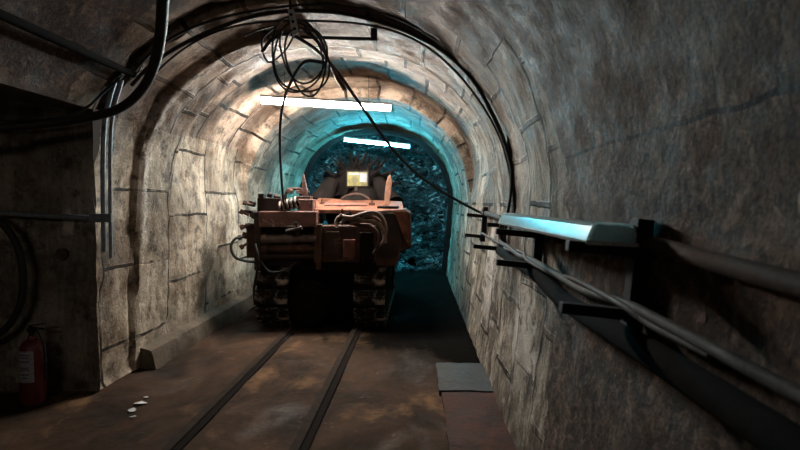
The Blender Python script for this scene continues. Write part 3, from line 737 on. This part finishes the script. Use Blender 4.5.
# pale spike and pale splintered board
def blade(name, px0, py0, px1, py1, d, w0, w1, th, mat, label):
    a = Q(px0, py0, d); b = Q(px1, py1, d); ax = (b - a).normalized(); s = ax.cross(Vector((0, 1, 0))).normalized()
    bm = B(); vs = []
    for p, w_ in ((a, w0), (a.lerp(b, .45), (w0 + w1) * .62), (a.lerp(b, .8), w1), (b, .012)):
        vs.append([bm.verts.new(p + s * sx * w_ / 2 + Vector((0, sy * th / 2, 0))) for sx, sy in ((-1, -1), (1, -1), (1, 1), (-1, 1))])
    for r0, r1 in zip(vs, vs[1:]):
        for k in range(4): bm.faces.new((r0[k], r0[(k+1) % 4], r1[(k+1) % 4], r1[k]))
    bm.faces.new(vs[0]); bm.faces.new(vs[-1][::-1])
    o = obj(name, bm, mat, mach, bevel=.003); o['label'] = label
blade('spike', 305.5, 202, 303.5, 174, 6.4, .065, .035, .03, M_SCRAPED, 'pale pointed steel spike')
blade('lever', 386, 209, 390, 175, 6.7, .045, .075, .03, M_WOOD, 'pale orange leaning board')
# hoses over the right housing
for pts, r, mat in (([(337, 228), (336, 221), (341, 216), (352, 217), (364, 213), (374, 212), (382, 217), (386, 228), (384, 240), (379, 246)], .019, M_TANHOSE),
                    ([(341, 224), (345, 219), (355, 218), (366, 221), (376, 222), (383, 230), (385, 243)], .024, M_TANHOSE),
                    ([(340, 214), (346, 218), (356, 222), (366, 216), (378, 219), (382, 227)], .016, M_SCRAPED),
                    ([(350, 223), (360, 225), (370, 226), (378, 234), (378, 246), (374, 254)], .022, M_RUST),
                    ([(342, 209), (343, 214), (350, 213), (349, 211)], .009, M_DARK)):
    bm = B(); tube(bm, [Q(x, y, 6.16 + .02 * math.sin(i * 1.3)) for i, (x, y) in enumerate(pts)], r, k=6)
    obj('hydraulic_hose', bm, mat, mach, smooth=60)
# hose loop sticking out on the left
bm = B(); tube(bm, [Q(243, 237, 6.2), Q(235, 239, 6.15), Q(231, 247, 6.12), Q(235, 257, 6.12), Q(245, 261, 6.15), Q(255, 262, 6.2)], .016, k=6); obj('hydraulic_hose', bm, M_CABLE, mach, smooth=60)
bm = B(); tube(bm, [Q(255, 244, 6.15), Q(258, 256, 6.12), Q(257, 272, 6.14), Q(254, 290, 6.2), Q(255, 305, 6.25)], .016, k=6); obj('hydraulic_hose', bm, M_CABLE, mach, smooth=60)
bm = B(); tube(bm, [Q(262, 262, 6.2), Q(270, 272, 6.15), Q(285, 270, 6.18), Q(296, 262, 6.22)], .014, k=6); obj('hydraulic_hose', bm, M_CABLE, mach, smooth=60)
# drum between the tracks
bm = B(); c = Q(309, 302, 6.35); cyl(bm, c, c + Vector((0, .35, 0)), .275, n=36); cyl(bm, c - Vector((0, .02, 0)), c, .22, .25, n=36); cyl(bm, c - Vector((0, .06, 0)), c, .07, n=20)
for k in range(8):
    a = k * math.pi / 4; p = c + Vector((math.cos(a) * .17, -.02, math.sin(a) * .17)); cyl(bm, p - Vector((0, .02, 0)), p, .018, n=6)
obj('drum', bm, M_MUD if False else M_DARK, mach, smooth=30)
# crawler tracks
def crawler(pxa, pxb):
    xa = Q(pxa, 300).x; xb = Q(pxb, 300).x; xc = (xa + xb) / 2; wd = xb - xa
    H = .66; r = H / 2; y0, y1 = r - .05, 2.5; zc = r + .03; L = y1 - y0
    per = 2 * L + 2 * math.pi * r; npad = 30
    def at(s, rad):
        s %= per
        if s < L: return Vector((xc, y1 - s, zc + rad)), 0
        s -= L
        if s < math.pi * r: a = s / r; return Vector((xc, y0 - rad * math.sin(a), zc + rad * math.cos(a))), a
        s -= math.pi * r
        if s < L: return Vector((xc, y0 + s, zc - rad)), math.pi
        s -= L; a = s / r; return Vector((xc, y1 + rad * math.sin(a), zc - rad * math.cos(a))), math.pi + a
    bm = B(); prev = None; nseg = 80; first = None
    for k in range(nseg):
        ring = []
        for rad, sx in ((r, -.46), (r, .46), (r - .05, .46), (r - .05, -.46)):
            p, a = at(per * k / nseg, rad); ring.append(bm.verts.new(p + Vector((sx * wd, 0, 0))))
        if prev:
            for q in range(4): bm.faces.new((prev[q], prev[(q+1) % 4], ring[(q+1) % 4], ring[q]))
        else: first = ring
        prev = ring
    for q in range(4): bm.faces.new((prev[q], prev[(q+1) % 4], first[(q+1) % 4], first[q]))
    tr = obj('crawler_track', bm, M_DARK, mach, smooth=30)
    pb = B(); box(pb, (0, 0, 0), (wd, per / npad * .78, .045)); box(pb, (0, 0, .03), (wd * .96, .03, .04))
    pad0 = None
    for k in range(npad):
        p, a = at(per * (k + .5) / npad, r + .012)
        if pad0 is None: pad0 = obj('track_pad', pb, M_MUD, tr, bevel=.006); o = pad0
        else:
            o = pad0.copy(); C.objects.link(o); o.parent = tr
        o.location = p; o.rotation_euler = (a, 0, 0)
    for yy in (y0, y0 + L * .33, y0 + L * .66, y1):
        bm = B(); cyl(bm, (xc - wd * .36, yy, zc), (xc + wd * .36, yy, zc), r * (.8 if yy in (y0, y1) else .55), n=24); obj('wheel', bm, M_DARK, tr, smooth=40)
crawler(256, 289); crawler(354, 385)
# boom, cutter dome and picks
bm = B(); tube(bm, [Vector((.0, 1.2, 1.25)), Vector((.25, 1.7, 1.45)), Q(360, 196, 8.5)], .28, n=16, k=5); obj('boom', bm, M_DARK, mach, smooth=40)
for sx, px in ((-1, 318), (1, 392)):
    bm = B(); a = Q(px, 206, 7.9); b = Q(px + sx * -14, 182, 8.2); cyl(bm, a, b, .19, .11, n=14); obj('boom_shoulder', bm, M_DARK, mach, smooth=40)
hc = Q(360, 189, 8.7); bm = B()
n, mr = 28, 12; prev = None
RX, RY, RZ = .50, .55, .40
res = bmesh.ops.create_uvsphere(bm, u_segments=32, v_segments=18, radius=1, matrix=Matrix.Translation(hc) @ Matrix.Diagonal((RX, RY, RZ, 1)))
head = obj('cutter_head', bm, M_DARK, mach, smooth=50)
for row, (el, cnt, ln) in enumerate([(10, 11, .10), (32, 10, .12), (54, 8, .13), (76, 4, .12), (-12, 10, .10)]):
    for k in range(cnt):
        a = 6.2832 * (k + .37 * row) / cnt; e = math.radians(el)
        nrm = Vector((math.cos(e) * math.cos(a), math.cos(e) * math.sin(a), math.sin(e)))
        p = hc + Vector((nrm.x * RX, nrm.y * RY, nrm.z * RZ)); d = (nrm + Vector((-math.sin(a) * .55, math.cos(a) * .55, 0))).normalized()
        bm = B(); cyl(bm, p - d * .03, p + d * ln * .55, .052, .038, n=8); cyl(bm, p + d * ln * .5, p + d * (ln * 1.5 + .06), .034, .004, n=8)
        obj('cutting_pick', bm, M_DARK, head, smooth=40)
bm = B(); pts = [Q(341 + 14.5 - 14.5 * math.cos(a), 203 - 9 * math.sin(a), 7.7) for a in [math.pi * j / 12 for j in range(13)]]
tube(bm, pts, .022, k=2); obj('hatch_ring', bm, M_RUST, mach, smooth=60)
# yellow work-light box in front of the head
pc = Q(357.5, 179, 7.95)
bm = B(); box(bm, pc + Vector((0, .06, 0)), (.36, .12, .27)); bx_ = obj('light_box', bm, M_DARK, mach, bevel=.01)
bm = B(); box(bm, pc - Vector((0, .006, 0)), (.30, .012, .21)); obj('yellow_panel', bm, M_YELLOW, bx_, bevel=.003)['label'] = 'scuffed yellow panel'
bm = B(); box(bm, pc + Vector((.09, -.016, .02)), (.10, .006, .13), (0, .1, 0)); box(bm, pc + Vector((-.05, -.016, .075)), (.16, .006, .03)); obj('pale_patch', bm, M_LABEL, bx_)
bm = B(); cyl(bm, Q(356, 188, 7.95), Q(357, 204, 7.7), .03); obj('light_stem', bm, M_DARKRUST, mach)
# clutter on rear deck: bolts, small brackets
for px, py, s in ((322, 203, .04), (372, 204, .05)):
    bm = B(); p = Q(px, py, 6.95); box(bm, p, (s * 1.6, s, s * .7)); cyl(bm, p, p + Vector((0, 0, .05)), .012, n=6); obj('deck_lug', bm, M_RUST, mach, bevel=.004)
